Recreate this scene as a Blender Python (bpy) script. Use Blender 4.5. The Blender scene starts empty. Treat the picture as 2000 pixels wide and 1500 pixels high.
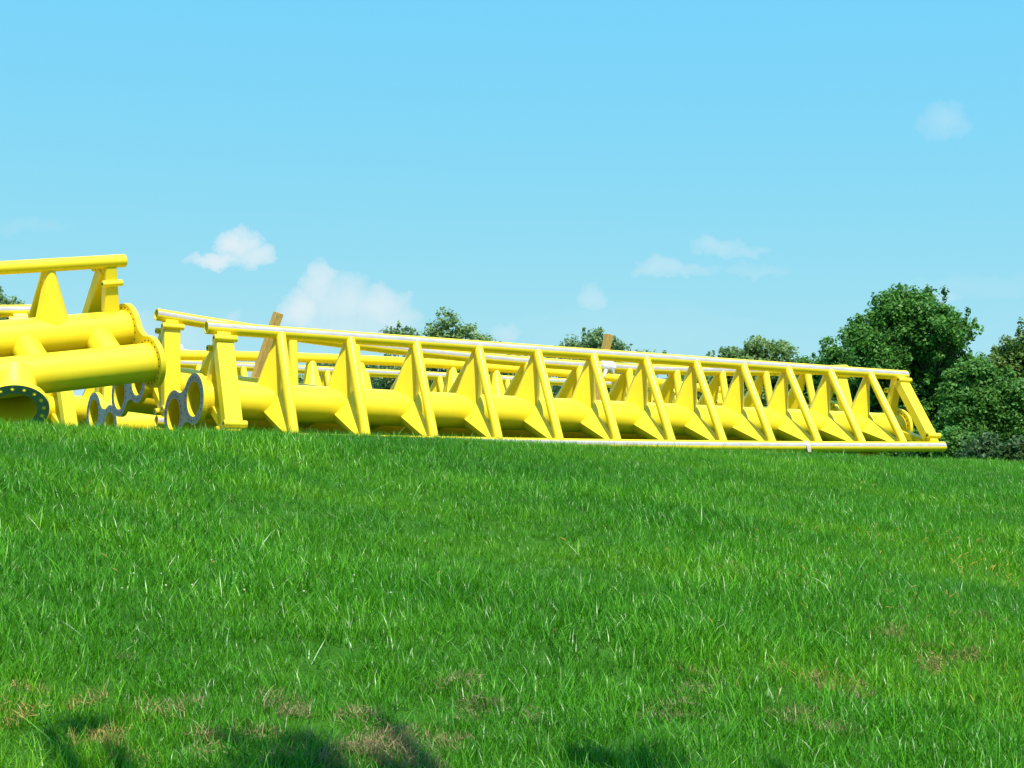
import bpy, math, random
import numpy as np
from mathutils import Vector

sc = bpy.context.scene
COL = sc.collection
rad = math.radians
rng = np.random.default_rng(11)
random.seed(5)

# ------------------------------------------------------------------ camera
# the eye stands at the origin (1.55 m above the lawn), looking along +Y, slightly up the slope
FPX = 3000.0
PITCH = math.atan(232.0 / FPX)
cam_d = bpy.data.cameras.new('camera')
cam_d.sensor_width = 36.0
cam_d.lens = 54.0
cam_d.clip_start = 0.05
cam_d.clip_end = 3000.0
cam = bpy.data.objects.new('camera', cam_d)
COL.objects.link(cam)
cam.location = (0, 0, 0)
cam.rotation_euler = (math.pi / 2 + PITCH, 0, 0)
sc.camera = cam


def pix(xp, yp, D):
    """point on the ray of photo pixel (xp, yp) at horizontal depth D"""
    a = (xp - 1000.0) / FPX
    b = -(yp - 750.0) / FPX
    c, s = math.cos(PITCH), math.sin(PITCH)
    y = c - b * s
    z = s + b * c
    k = D / y
    return Vector((a * k, D, z * k))


# ------------------------------------------------------------------ sky, sun, exposure
SUN = Vector((0.22, -0.60, 1.05)).normalized()
sun_el = math.asin(SUN.z)
sun_az = math.atan2(SUN.x, SUN.y)          # clockwise from +Y

world = bpy.data.worlds.new('World')
sc.world = world
world.use_nodes = True
wn, wl = world.node_tree.nodes, world.node_tree.links
wn.clear()


def N(nodes, kind, **kw):
    n = nodes.new(kind)
    for k, v in kw.items():
        setattr(n, k, v)
    return n


def math_node(nodes, links, op, a, b=None, c=None, clamp=False):
    n = nodes.new('ShaderNodeMath')
    n.operation = op
    n.use_clamp = clamp
    for i, v in enumerate((a, b, c)):
        if v is None:
            continue
        if isinstance(v, (int, float)):
            n.inputs[i].default_value = v
        else:
            links.new(v, n.inputs[i])
    return n.outputs[0]


def wm(op, a, b=None, c=None, clamp=False):
    return math_node(wn, wl, op, a, b, c, clamp)


sky = N(wn, 'ShaderNodeTexSky')
sky.sky_type = 'NISHITA'
sky.sun_disc = False
sky.sun_elevation = sun_el
sky.sun_rotation = sun_az
sky.altitude = 200
sky.air_density = 1.0
sky.dust_density = 0.0
sky.ozone_density = 1.0
# the camera's colour rendering of the clear sky: each channel of the sky texture through a power curve
csep = N(wn, 'ShaderNodeSeparateColor')
wl.new(sky.outputs[0], csep.inputs[0])
tint = N(wn, 'ShaderNodeCombineColor')
for ch, (kk, ex) in enumerate(((0.742, .74), (3.10, .19), (7.15, -.17))):
    wl.new(wm('MULTIPLY', wm('POWER', csep.outputs[ch], ex), kk), tint.inputs[ch])
# clouds: soft cumulus blobs in fixed directions of the sky (the same again behind the viewer)
tc = N(wn, 'ShaderNodeTexCoord')
sep = N(wn, 'ShaderNodeSeparateXYZ')
wl.new(tc.outputs['Generated'], sep.inputs[0])
yab = wm('MAXIMUM', wm('ABSOLUTE', sep.outputs[1]), 0.02)
gx = wm('DIVIDE', sep.outputs[0], yab)
gz = wm('DIVIDE', sep.outputs[2], yab)
comb = N(wn, 'ShaderNodeCombineXYZ')
wl.new(gx, comb.inputs[0]); wl.new(gz, comb.inputs[1])
nz = N(wn, 'ShaderNodeTexNoise')
nz.inputs['Scale'].default_value = 55
nz.inputs['Detail'].default_value = 6
nz.inputs['Roughness'].default_value = 0.62
wl.new(comb.outputs[0], nz.inputs['Vector'])
nsep = N(wn, 'ShaderNodeSeparateColor')
wl.new(nz.outputs['Color'], nsep.inputs[0])
gxd = wm('ADD', gx, wm('MULTIPLY', wm('SUBTRACT', nsep.outputs[0], 0.5), 0.024))
gzd = wm('ADD', gz, wm('MULTIPLY', wm('SUBTRACT', nsep.outputs[1], 0.5), 0.024))
# (photo x, photo y, half width, half height, strength)
CLOUDS = [
    (462, 480, 45, 26, 1.0), (425, 512, 55, 14, .75), (495, 500, 40, 22, .7), (475, 460, 22, 18, .6),
    (625, 560, 34, 42, .75), (590, 605, 40, 36, .70), (665, 590, 60, 50, .62), (640, 535, 26, 22, .6),
    (735, 600, 60, 38, .66), (770, 625, 45, 30, .50), (690, 640, 120, 26, .42),
    (1405, 478, 44, 15, 0.22), (1455, 490, 44, 12, 0.17), (1290, 526, 56, 17, 0.23), (1340, 528, 60, 12, 0.14),
    (1480, 525, 60, 12, 0.10), (1160, 580, 27, 20, 0.22), (1842, 242, 44, 34, 0.17), (1862, 222, 22, 22, 0.10),
    (988, 650, 26, 17, 0.23), (450, 622, 20, 12, 0.19), (1845, 582, 30, 13, 0.17), (365, 655, 45, 40, 0.19),
    (58, 440, 70, 16, 0.06), (1900, 560, 130, 22, 0.06), (285, 640, 26, 34, 0.19), (1250, 640, 200, 40, 0.03),
]
dcomb = N(wn, 'ShaderNodeCombineXYZ')
wl.new(gxd, dcomb.inputs[0]); wl.new(gzd, dcomb.inputs[1])
acc = None
for (cx, cy, hw, hh, st) in CLOUDS:
    p = pix(cx, cy, 1.0)
    kx, kz = FPX / hw / 1.25, FPX / hh / 1.25
    vm = N(wn, 'ShaderNodeVectorMath', operation='MULTIPLY_ADD')
    wl.new(dcomb.outputs[0], vm.inputs[0])
    vm.inputs[1].default_value = (kx, kz, 0); vm.inputs[2].default_value = (-p.x * kx, -p.z * kz, 0)
    dt = N(wn, 'ShaderNodeVectorMath', operation='DOT_PRODUCT')
    wl.new(vm.outputs[0], dt.inputs[0]); wl.new(vm.outputs[0], dt.inputs[1])
    fall = wm('MULTIPLY_ADD', dt.outputs['Value'], -1.5 * st, 1.5 * st)
    acc = wm('MAXIMUM', acc if acc is not None else 0.0, fall)
nz2 = N(wn, 'ShaderNodeTexNoise')
nz2.inputs['Scale'].default_value = 30
nz2.inputs['Detail'].default_value = 5
wl.new(comb.outputs[0], nz2.inputs['Vector'])
acc = wm('POWER', wm('MAXIMUM', acc, 0.0), 0.78)
dens = wm('MULTIPLY', acc, wm('ADD', wm('MULTIPLY', nz2.outputs[0], 0.9), 0.35))
dens = wm('MULTIPLY', dens, 0.80, clamp=True)
cmix = N(wn, 'ShaderNodeMix', data_type='RGBA')
wl.new(dens, cmix.inputs[0])
wl.new(tint.outputs[0], cmix.inputs[6])
CLOUD_COL = (4.9, 5.2, 5.4, 1)
cmix.inputs[7].default_value = CLOUD_COL
bg = N(wn, 'ShaderNodeBackground')
bg.inputs['Strength'].default_value = 0.10
wl.new(cmix.outputs[2], bg.inputs['Color'])
world.cycles.sampling_method = 'MANUAL'
world.cycles.sample_map_resolution = 256
wo = N(wn, 'ShaderNodeOutputWorld')
wl.new(bg.outputs[0], wo.inputs[0])

sun_d = bpy.data.lights.new('sun', 'SUN')
sun_d.energy = 4.4
sun_d.angle = rad(0.53)
sun_d.color = (1.0, 0.95, 0.86)
sun = bpy.data.objects.new('sun', sun_d)
COL.objects.link(sun)
sun.rotation_euler = (-SUN).to_track_quat('-Z', 'Y').to_euler()
sun.location = (-20, -45, 80)

vs = sc.view_settings
vs.view_transform = 'Standard'
vs.look = 'None'
vs.gamma = 1.0
vs.exposure = 0.8
vs.use_curve_mapping = False
sc.cycles.max_bounces = 8
sc.cycles.diffuse_bounces = 4
sc.cycles.glossy_bounces = 3
sc.cycles.transmission_bounces = 4
sc.cycles.transparent_max_bounces = 6
sc.cycles.caustics_reflective = False
sc.cycles.caustics_refractive = False

# ------------------------------------------------------------------ helpers


def tag(o, label=None, cat=None, group=None, kind=None):
    if label: o['label'] = label
    if cat: o['category'] = cat
    if group: o['group'] = group
    if kind: o['kind'] = kind
    return o


def link(name, mesh, mats, parent=None, loc=None):
    o = bpy.data.objects.new(name, mesh)
    COL.objects.link(o)
    for m in (mats if isinstance(mats, (list, tuple)) else [mats]):
        if m and m.name not in [x.name for x in mesh.materials if x]:
            mesh.materials.append(m)
    if parent: o.parent = parent
    if loc is not None: o.location = loc
    return o


class MB:
    """collects vertices and faces of one mesh"""
    def __init__(self):
        self.v, self.f, self.m, self.s = [], [], [], []

    def add(self, vs, fs, mat=0, smooth=True):
        b = len(self.v)
        self.v += [tuple(p) for p in vs]
        for f in fs:
            self.f.append(tuple(i + b for i in f)); self.m.append(mat); self.s.append(smooth)

    def build(self, name, mats, parent=None, origin=Vector((0, 0, 0))):
        me = bpy.data.meshes.new(name)
        o3 = tuple(origin)
        me.from_pydata([(p[0] - o3[0], p[1] - o3[1], p[2] - o3[2]) for p in self.v], [], self.f)
        me.polygons.foreach_set('material_index', self.m)
        me.polygons.foreach_set('use_smooth', self.s)
        me.update()
        return link(name, me, mats, parent)

    def tube(self, pts, r, sides=20, ref=None, strip=None, hollow=0.0, caps=True, mat=0, capmat=0):
        """tube along a polyline. strip=(direction, half angle, material) paints the faces on one side.
        hollow>0: the ends are open for that depth, with a wall"""
        pts = [Vector(p) for p in pts]
        n = len(pts)
        rr = r if isinstance(r, (list, tuple)) else [r] * n
        d0 = (pts[-1] - pts[0]).normalized()
        ref = Vector(ref) if ref is not None else (Vector((0, 0, 1)) if abs(d0.z) < .9 else Vector((1, 0, 0)))
        rings = []
        for i, p in enumerate(pts):
            d = (pts[min(i + 1, n - 1)] - pts[max(i - 1, 0)]).normalized()
            e1 = (ref - d * ref.dot(d)).normalized()
            e2 = d.cross(e1)
            rings.append([p + (e1 * math.cos(2 * math.pi * (k + .5) / sides) + e2 * math.sin(2 * math.pi * (k + .5) / sides)) * rr[i] for k in range(sides)])
        base = len(self.v)
        for g in rings: self.v += [tuple(q) for q in g]
        half = strip[1] if strip else 0
        for i in range(n - 1):
            for k in range(sides):
                a = base + i * sides + k; b = base + i * sides + (k + 1) % sides
                self.f.append((a, b, b + sides, a + sides)); self.s.append(True)
                m = mat
                if strip:
                    ang = 2 * math.pi * (k + 1) / sides
                    ang = (ang + math.pi) % (2 * math.pi) - math.pi
                    if abs(ang) < half: m = strip[2]
                self.m.append(m)
        if caps:
            for end in (0, n - 1):
                c = pts[end]
                dd = (pts[1] - pts[0]).normalized() if end == 0 else (pts[-2] - pts[-1]).normalized()
                ring = rings[end]
                if hollow > 0:
                    inn = [c + (q - c) * 0.80 for q in ring]
                    deep = [q + dd * hollow for q in inn]
                    b = len(self.v)
                    self.v += [tuple(q) for q in ring + inn + deep]
                    for k in range(sides):
                        k2 = (k + 1) % sides
                        self.f.append((b + k, b + k2, b + sides + k2, b + sides + k)); self.m.append(capmat); self.s.append(False)
                        self.f.append((b + sides + k, b + sides + k2, b + 2 * sides + k2, b + 2 * sides + k)); self.m.append(capmat); self.s.append(True)
                    self.f.append(tuple(range(b + 2 * sides, b + 3 * sides))); self.m.append(capmat); self.s.append(False)
                else:
                    b = len(self.v)
                    self.v += [tuple(q) for q in ring]
                    self.f.append(tuple(range(b, b + sides))); self.m.append(capmat); self.s.append(False)

    def capsule(self, a, b, r, sides=16):
        a, b = Vector(a), Vector(b)
        d = (b - a).normalized()
        P, R = [], []
        for t in (1.0, .92, .7, .38, 0):
            P.append(a - d * r * t); R.append(max(r * math.sqrt(max(0, 1 - t * t)), .004))
        for t in (0, .38, .7, .92, 1.0):
            P.append(b + d * r * t); R.append(max(r * math.sqrt(max(0, 1 - t * t)), .004))
        self.tube(P, R, sides)

    def beam(self, a, b, w, t, side, bev=.008, w2=None):
        """box beam from a to b, w along 'side', t across; small bevels"""
        a, b, side = Vector(a), Vector(b), Vector(side)
        d = (b - a).normalized()
        e1 = (side - d * side.dot(d)).normalized()
        e2 = d.cross(e1)
        def ring(c, ww, tt, k):
            x, y = ww / 2, tt / 2
            return [c + e1 * px + e2 * py for px, py in ((x - k, y), (-x + k, y), (-x, y - k), (-x, -y + k), (-x + k, -y), (x - k, -y), (x, -y + k), (x, y - k))]
        w2 = w if w2 is None else w2
        V = ring(a, w - 2 * bev, t - 2 * bev, bev) + ring(a + d * bev, w, t, bev) + ring(b - d * bev, w2, t, bev) + ring(b, w2 - 2 * bev, t - 2 * bev, bev)
        F = []
        for i in range(3):
            for k in range(8):
                F.append((i * 8 + k, i * 8 + (k + 1) % 8, (i + 1) * 8 + (k + 1) % 8, (i + 1) * 8 + k))
        F.append(tuple(range(8))[::-1]); F.append(tuple(range(24, 32)))
        self.add(V, F, 0, False)


# ------------------------------------------------------------------ materials


def new_mat(name):
    m = bpy.data.materials.new(name)
    m.use_nodes = True
    return m, m.node_tree.nodes, m.node_tree.links, m.node_tree.nodes['Principled BSDF']


def noise_mat(name, c1, c2, scale=8.0, rough=.5, detail=5, coord='Object', spec=.5, bump=0.0, bscale=60., stretch=None, ramp=(.35, .65)):
    m, n, l, p = new_mat(name)
    t = N(n, 'ShaderNodeTexCoord')
    src = t.outputs[coord]
    if stretch:
        mp = N(n, 'ShaderNodeMapping'); mp.inputs['Scale'].default_value = stretch
        l.new(src, mp.inputs[0]); src = mp.outputs[0]
    z = N(n, 'ShaderNodeTexNoise')
    z.inputs['Scale'].default_value = scale; z.inputs['Detail'].default_value = detail
    l.new(src, z.inputs['Vector'])
    r = N(n, 'ShaderNodeValToRGB')
    r.color_ramp.elements[0].position = ramp[0]; r.color_ramp.elements[1].position = ramp[1]
    r.color_ramp.elements[0].color = (*c1, 1); r.color_ramp.elements[1].color = (*c2, 1)
    l.new(z.outputs[0], r.inputs[0]); l.new(r.outputs[0], p.inputs['Base Color'])
    p.inputs['Roughness'].default_value = rough
    p.inputs['Specular IOR Level'].default_value = spec
    if bump > 0:
        z2 = N(n, 'ShaderNodeTexNoise'); z2.inputs['Scale'].default_value = bscale; l.new(src, z2.inputs['Vector'])
        b = N(n, 'ShaderNodeBump'); b.inputs['Strength'].default_value = bump; b.inputs['Distance'].default_value = .01
        l.new(z2.outputs[0], b.inputs['Height']); l.new(b.outputs[0], p.inputs['Normal'])
    return m


def yellow_mat():
    m, n, l, p = new_mat('yellow_paint')
    t = N(n, 'ShaderNodeTexCoord')
    z = N(n, 'ShaderNodeTexNoise'); z.inputs['Scale'].default_value = 1.7; z.inputs['Detail'].default_value = 6
    z.inputs['Roughness'].default_value = .65
    l.new(t.outputs['Object'], z.inputs['Vector'])
    r = N(n, 'ShaderNodeValToRGB')
    e = r.color_ramp.elements
    e[0].position = .30; e[0].color = (.76, .575, .016, 1)
    e[1].position = .58; e[1].color = (.82, .63, .020, 1)
    l.new(z.outputs[0], r.inputs[0])
    # a few dull scuffs from handling
    z3 = N(n, 'ShaderNodeTexNoise'); z3.inputs['Scale'].default_value = 9; z3.inputs['Detail'].default_value = 8
    z3.inputs['Roughness'].default_value = .7
    mp = N(n, 'ShaderNodeMapping'); mp.inputs['Scale'].default_value = (.5, .5, 1.6)
    l.new(t.outputs['Object'], mp.inputs[0]); l.new(mp.outputs[0], z3.inputs['Vector'])
    r3 = N(n, 'ShaderNodeValToRGB')
    r3.color_ramp.elements[0].position = .66; r3.color_ramp.elements[1].position = .76
    l.new(z3.outputs[0], r3.inputs[0])
    k = N(n, 'ShaderNodeMath', operation='MULTIPLY'); l.new(r3.outputs[0], k.inputs[0]); k.inputs[1].default_value = .35
    mx = N(n, 'ShaderNodeMix', data_type='RGBA')
    l.new(k.outputs[0], mx.inputs[0]); l.new(r.outputs[0], mx.inputs[6]); mx.inputs[7].default_value = (.50, .40, .06, 1)
    l.new(mx.outputs[2], p.inputs['Base Color'])
    rr = N(n, 'ShaderNodeMapRange'); rr.inputs['To Min'].default_value = .30; rr.inputs['To Max'].default_value = .48
    l.new(z3.outputs[0], rr.inputs[0]); l.new(rr.outputs[0], p.inputs['Roughness'])
    p.inputs['Specular IOR Level'].default_value = .5
    return m


M = {}
M['yellow'] = yellow_mat()
M['strip'] = noise_mat('bare_rail_strip', (.35, .325, .34), (.42, .395, .41), 6, .6, spec=.3)
M['grey'] = noise_mat('grey_primer', (.16, .205, .215), (.20, .245, .255), 14, .6)
M['grey_in_shade'] = noise_mat('shaded_grey_primer', (.14, .21, .24), (.18, .26, .29), 14, .6)  # cooler grey primer; shade on the down-facing foot flange put into its colour
M['hole'] = noise_mat('bolt_hole_shade', (.015, .015, .012), (.03, .03, .025), 10, .8)  # near-black that paints the shade inside bolt openings
M['steel'] = noise_mat('galvanized_steel', (.45, .45, .43), (.62, .62, .60), 30, .4)
M['wood'] = noise_mat('raw_timber', (.31, .20, .045), (.45, .30, .085), 6, .8, stretch=(14, 14, 1), bump=.3, bscale=20)
M['wood_end'] = noise_mat('timber_end', (.40, .29, .13), (.48, .36, .18), 30, .8)
M['plastic'] = noise_mat('white_wrap', (.48, .48, .52), (.60, .60, .64), 12, .4, bump=.5, bscale=40)
M['paper'] = noise_mat('pale_tag', (.40, .33, .28), (.50, .43, .38), 20, .8)
M['bark'] = noise_mat('bark', (.06, .045, .03), (.13, .10, .07), 3, .9, stretch=(4, 4, .8), bump=.6, bscale=9)
M['roof'] = noise_mat('slate_roof', (.10, .11, .12), (.16, .17, .18), 5, .8)
M['wall'] = noise_mat('pale_wall', (.50, .48, .44), (.60, .58, .54), 4, .8)
M['pane'] = noise_mat('window_glass', (.02, .03, .04), (.05, .06, .07), 2, .1)

# ------------------------------------------------------------------ terrain


def smin(a, b, k):
    h = np.clip(.5 + .5 * (b - a) / k, 0, 1)
    return b * (1 - h) + a * h - k * h * (1 - h)


def ground(x, y):
    x = np.asarray(x, float); y = np.asarray(y, float)
    s = (y - .88 * x - 14.3) * .751            # distance past the brow of the slope
    s = smin(s, np.full_like(s, 30.), 12.)
    up = .66 + .185 * s
    z = smin(up, np.full_like(s, .56), .55)
    # behind the stored sections the hill drops to the trees
    q = np.clip((y - .55 * x - 26.) / 26., 0, 1)
    z = z - 3.2 * q * q * (3 - 2 * q)
    # right-hand shoulder falls away
    w = np.clip((x - 6.5) / 22., 0, 1)
    z = z - 1.6 * w * w * (3 - 2 * w)
    bump = .022 * np.sin(1.3 * x + .7 * y) + .016 * np.sin(2.1 * y - 1.1 * x + 1.) + .010 * np.sin(3.7 * x + 2.9 * y)
    fade = np.clip((14.5 - np.hypot(x, y)) / 4., 0, 1)
    z = z + bump * fade
    z = z + .072 * np.exp(-((s + .8) / 1.6) ** 2) * np.clip((4.5 - x) / 5., 0, 1)
    z = np.maximum(z, -6.0)
    return z


def G(x, y):
    return float(ground(x, y))


def axis_coords(lo, hi, fine_lo, fine_hi, fine, coarse_n):
    mid = np.arange(fine_lo, fine_hi + 1e-6, fine)
    t = np.linspace(0, 1, coarse_n) ** 2.2
    left = fine_lo - t[1:][::-1] * (fine_lo - lo)
    right = fine_hi + t[1:] * (hi - fine_hi)
    return np.concatenate([left, mid, right])


gxs = axis_coords(-900, 900, -14, 18, .25, 26)
gys = axis_coords(-400, 1400, 0, 34, .25, 26)
X, Y = np.meshgrid(gxs, gys)
Z = ground(X, Y)
nv, nu = X.shape
verts = np.stack([X.ravel(), Y.ravel(), Z.ravel()], 1)
i = np.arange((nv - 1) * (nu - 1)); r_, c_ = i // (nu - 1), i % (nu - 1)
a_ = r_ * nu + c_
faces = np.stack([a_, a_ + 1, a_ + nu + 1, a_ + nu], 1)


def np_mesh(name, verts, faces, smooth=True):
    me = bpy.data.meshes.new(name)
    k = faces.shape[1]
    me.vertices.add(len(verts)); me.vertices.foreach_set('co', np.asarray(verts, np.float32).ravel())
    me.loops.add(faces.size); me.loops.foreach_set('vertex_index', faces.astype(np.int32).ravel())
    me.polygons.add(len(faces))
    me.polygons.foreach_set('loop_start', np.arange(0, faces.size, k, dtype=np.int32))
    me.polygons.foreach_set('loop_total', np.full(len(faces), k, np.int32))
    me.polygons.foreach_set('use_smooth', np.full(len(faces), smooth, bool))
    me.update(calc_edges=True)
    me.validate()
    return me


def soil_mat():
    m, n, l, p = new_mat('lawn_soil')
    g = N(n, 'ShaderNodeNewGeometry')
    z = N(n, 'ShaderNodeTexNoise'); z.inputs['Scale'].default_value = 2.2; z.inputs['Detail'].default_value = 8
    l.new(g.outputs['Position'], z.inputs['Vector'])
    r = N(n, 'ShaderNodeValToRGB')
    r.color_ramp.elements[0].position = .3; r.color_ramp.elements[0].color = (.022, .085, .006, 1)
    r.color_ramp.elements[1].position = .7; r.color_ramp.elements[1].color = (.040, .125, .010, 1)
    l.new(z.outputs[0], r.inputs[0]); l.new(r.outputs[0], p.inputs['Base Color'])
    p.inputs['Roughness'].default_value = .95; p.inputs['Specular IOR Level'].default_value = .1
    z2 = N(n, 'ShaderNodeTexNoise'); z2.inputs['Scale'].default_value = 40; l.new(g.outputs['Position'], z2.inputs['Vector'])
    b = N(n, 'ShaderNodeBump'); b.inputs['Strength'].default_value = .8; b.inputs['Distance'].default_value = .03
    l.new(z2.outputs[0], b.inputs['Height']); l.new(b.outputs[0], p.inputs['Normal'])
    return m


M['soil'] = soil_mat()
gm = np_mesh('ground', verts, faces)
tag(link('ground', gm, M['soil']), kind='structure')

# ------------------------------------------------------------------ track sections
RR = .068          # running rail radius
SR = .198          # spine tube radius
UPV = Vector((0, 0, 1))


def fig8(c, R, rf, n=40):
    """outline of two lobes of radius R at (0,0) and (c,0), waist filleted with radius rf"""
    h = math.sqrt((R + rf) ** 2 - (c / 2) ** 2)
    a = math.atan2(h, c / 2)
    pts = []
    for k in range(n + 1):
        t = a + (2 * math.pi - 2 * a) * k / n
        pts.append((R * math.cos(t), R * math.sin(t)))
    b0 = math.atan2(h, -c / 2)       # from fillet centre (c/2,-h) to lobe 0
    for k in range(1, 10):
        t = (math.pi - a) + (2 * a - math.pi) * k / 10
        pts.append((c / 2 + rf * math.cos(t), -h + rf * math.sin(t)))
    for k in range(n + 1):
        t = -(math.pi - a) + (2 * math.pi - 2 * a) * k / n
        pts.append((c + R * math.cos(t), R * math.sin(t)))
    for k in range(1, 10):
        t = -a + (2 * a - math.pi) * k / 10
        pts.append((c / 2 + rf * math.cos(t), h + rf * math.sin(t)))
    return pts


def curve_plate(name, outline, holes, thick):
    cu = bpy.data.curves.new(name, 'CURVE')
    cu.dimensions = '2D'; cu.fill_mode = 'BOTH'; cu.extrude = thick / 2
    for poly in [outline] + holes:
        sp = cu.splines.new('POLY'); sp.points.add(len(poly) - 1)
        for q, p in zip(sp.points, poly): q.co = (p[0], p[1], 0, 1)
        sp.use_cyclic_u = True
    ob = bpy.data.objects.new(name, cu)
    COL.objects.link(ob)
    dg = bpy.context.evaluated_depsgraph_get()
    me = bpy.data.meshes.new_from_object(ob.evaluated_get(dg))
    bpy.data.objects.remove(ob); bpy.data.curves.remove(cu)
    me.materials.clear()
    return me


def circle(cx, cy, r, n=36):
    return [(cx + r * math.cos(2 * math.pi * k / n), cy + r * math.sin(2 * math.pi * k / n)) for k in range(n)]


FL_R, FL_H, FL_T = .268, .182, .055


def flange(parent, origin, p1, p2, out, front):
    """double-lobed end plate round the two spine tubes; 'out' is the outward axis"""
    c = (p2 - p1).length
    me = curve_plate('flange', fig8(c, FL_R, .2), [circle(0, 0, FL_H), circle(c, 0, FL_H)], FL_T)
    ex = (p2 - p1).normalized(); ez = out.normalized(); ey = ez.cross(ex)
    ctr = p1 + ez * (FL_T / 2 - .01)
    co = np.empty(len(me.vertices) * 3, np.float32); me.vertices.foreach_get('co', co); co = co.reshape(-1, 3)
    mi = [1 if po.normal.z > .9 else 0 for po in me.polygons]
    Rm = np.array([ex, ey, ez])
    co = co @ Rm + np.array(ctr - origin)
    me.vertices.foreach_set('co', co.astype(np.float32).ravel())
    me.materials.append(M['yellow']); me.materials.append(front)
    me.polygons.foreach_set('material_index', mi)
    me.polygons.foreach_set('use_smooth', [False] * len(mi))
    me.update()
    fo = link('flange', me, [], parent)
    b = MB()
    for (cx, skip) in ((0, 0), (c, math.pi)):
        for k in range(20):
            t = 2 * math.pi * (k + .5) / 20
            q = p1 + ex * (cx + .226 * math.cos(t)) + ey * .226 * math.sin(t)
            b.tube([q - ez * .014, q + ez * (FL_T - .006)], .0085, 8, mat=0)  # dark pegs, slightly proud of the plate, painted as the shade of openings
    tag(b.build('bolt_holes', M['hole'], fo, origin), kind='stuff')
    return fo


def gusset(d, rail, spine, other, sr, wend=.205):
    """tapered bent-plate horn from a rail down to the spine tube; the ridges of a pair meet on the spine's front"""
    ax = (spine - rail)
    L = ax.length; ax.normalize()
    m = d.cross(ax).normalized()
    if m.dot(rail - other) < 0: m = -m          # m: outward side
    tt = (other - rail).normalized()
    no = (rail + other) / 2 - spine
    no = (no - tt * no.dot(tt)).normalized()
    r0 = rail + ax * .045 - m * .045
    r1 = spine + no * (sr + .012)
    b = MB()
    rings = []
    for t, w, to in ((0., .050, .045), (.30, .050 + (wend - .05) * .30, .085), (.62, .050 + (wend - .05) * .62, .125), (1., wend, .165)):
        c = rail + ax * (.045 + (L - sr * .30 - .045) * t)
        rg = r0.lerp(r1, t)
        ring = [c + d * w * .98, rg + d * .012, rg - d * .012, c - d * w * .98]
        for k in range(1, 8):
            th = math.pi * (1 - k / 8.)
            ring.append(c + d * w * .98 * math.cos(th) + m * to * math.sin(th))
        rings.append(ring)
    nn = len(rings[0])
    V = [p for r in rings for p in r]
    flat, sm = [], []
    for i in range(len(rings) - 1):
        for k in range(nn):
            k2 = (k + 1) % nn
            (flat if k < 3 else sm).append((i * nn + k, i * nn + k2, (i + 1) * nn + k2, (i + 1) * nn + k))
    b.add(V, sm, 0, True)
    b.add(V, flat, 0, False)
    return b


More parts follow.
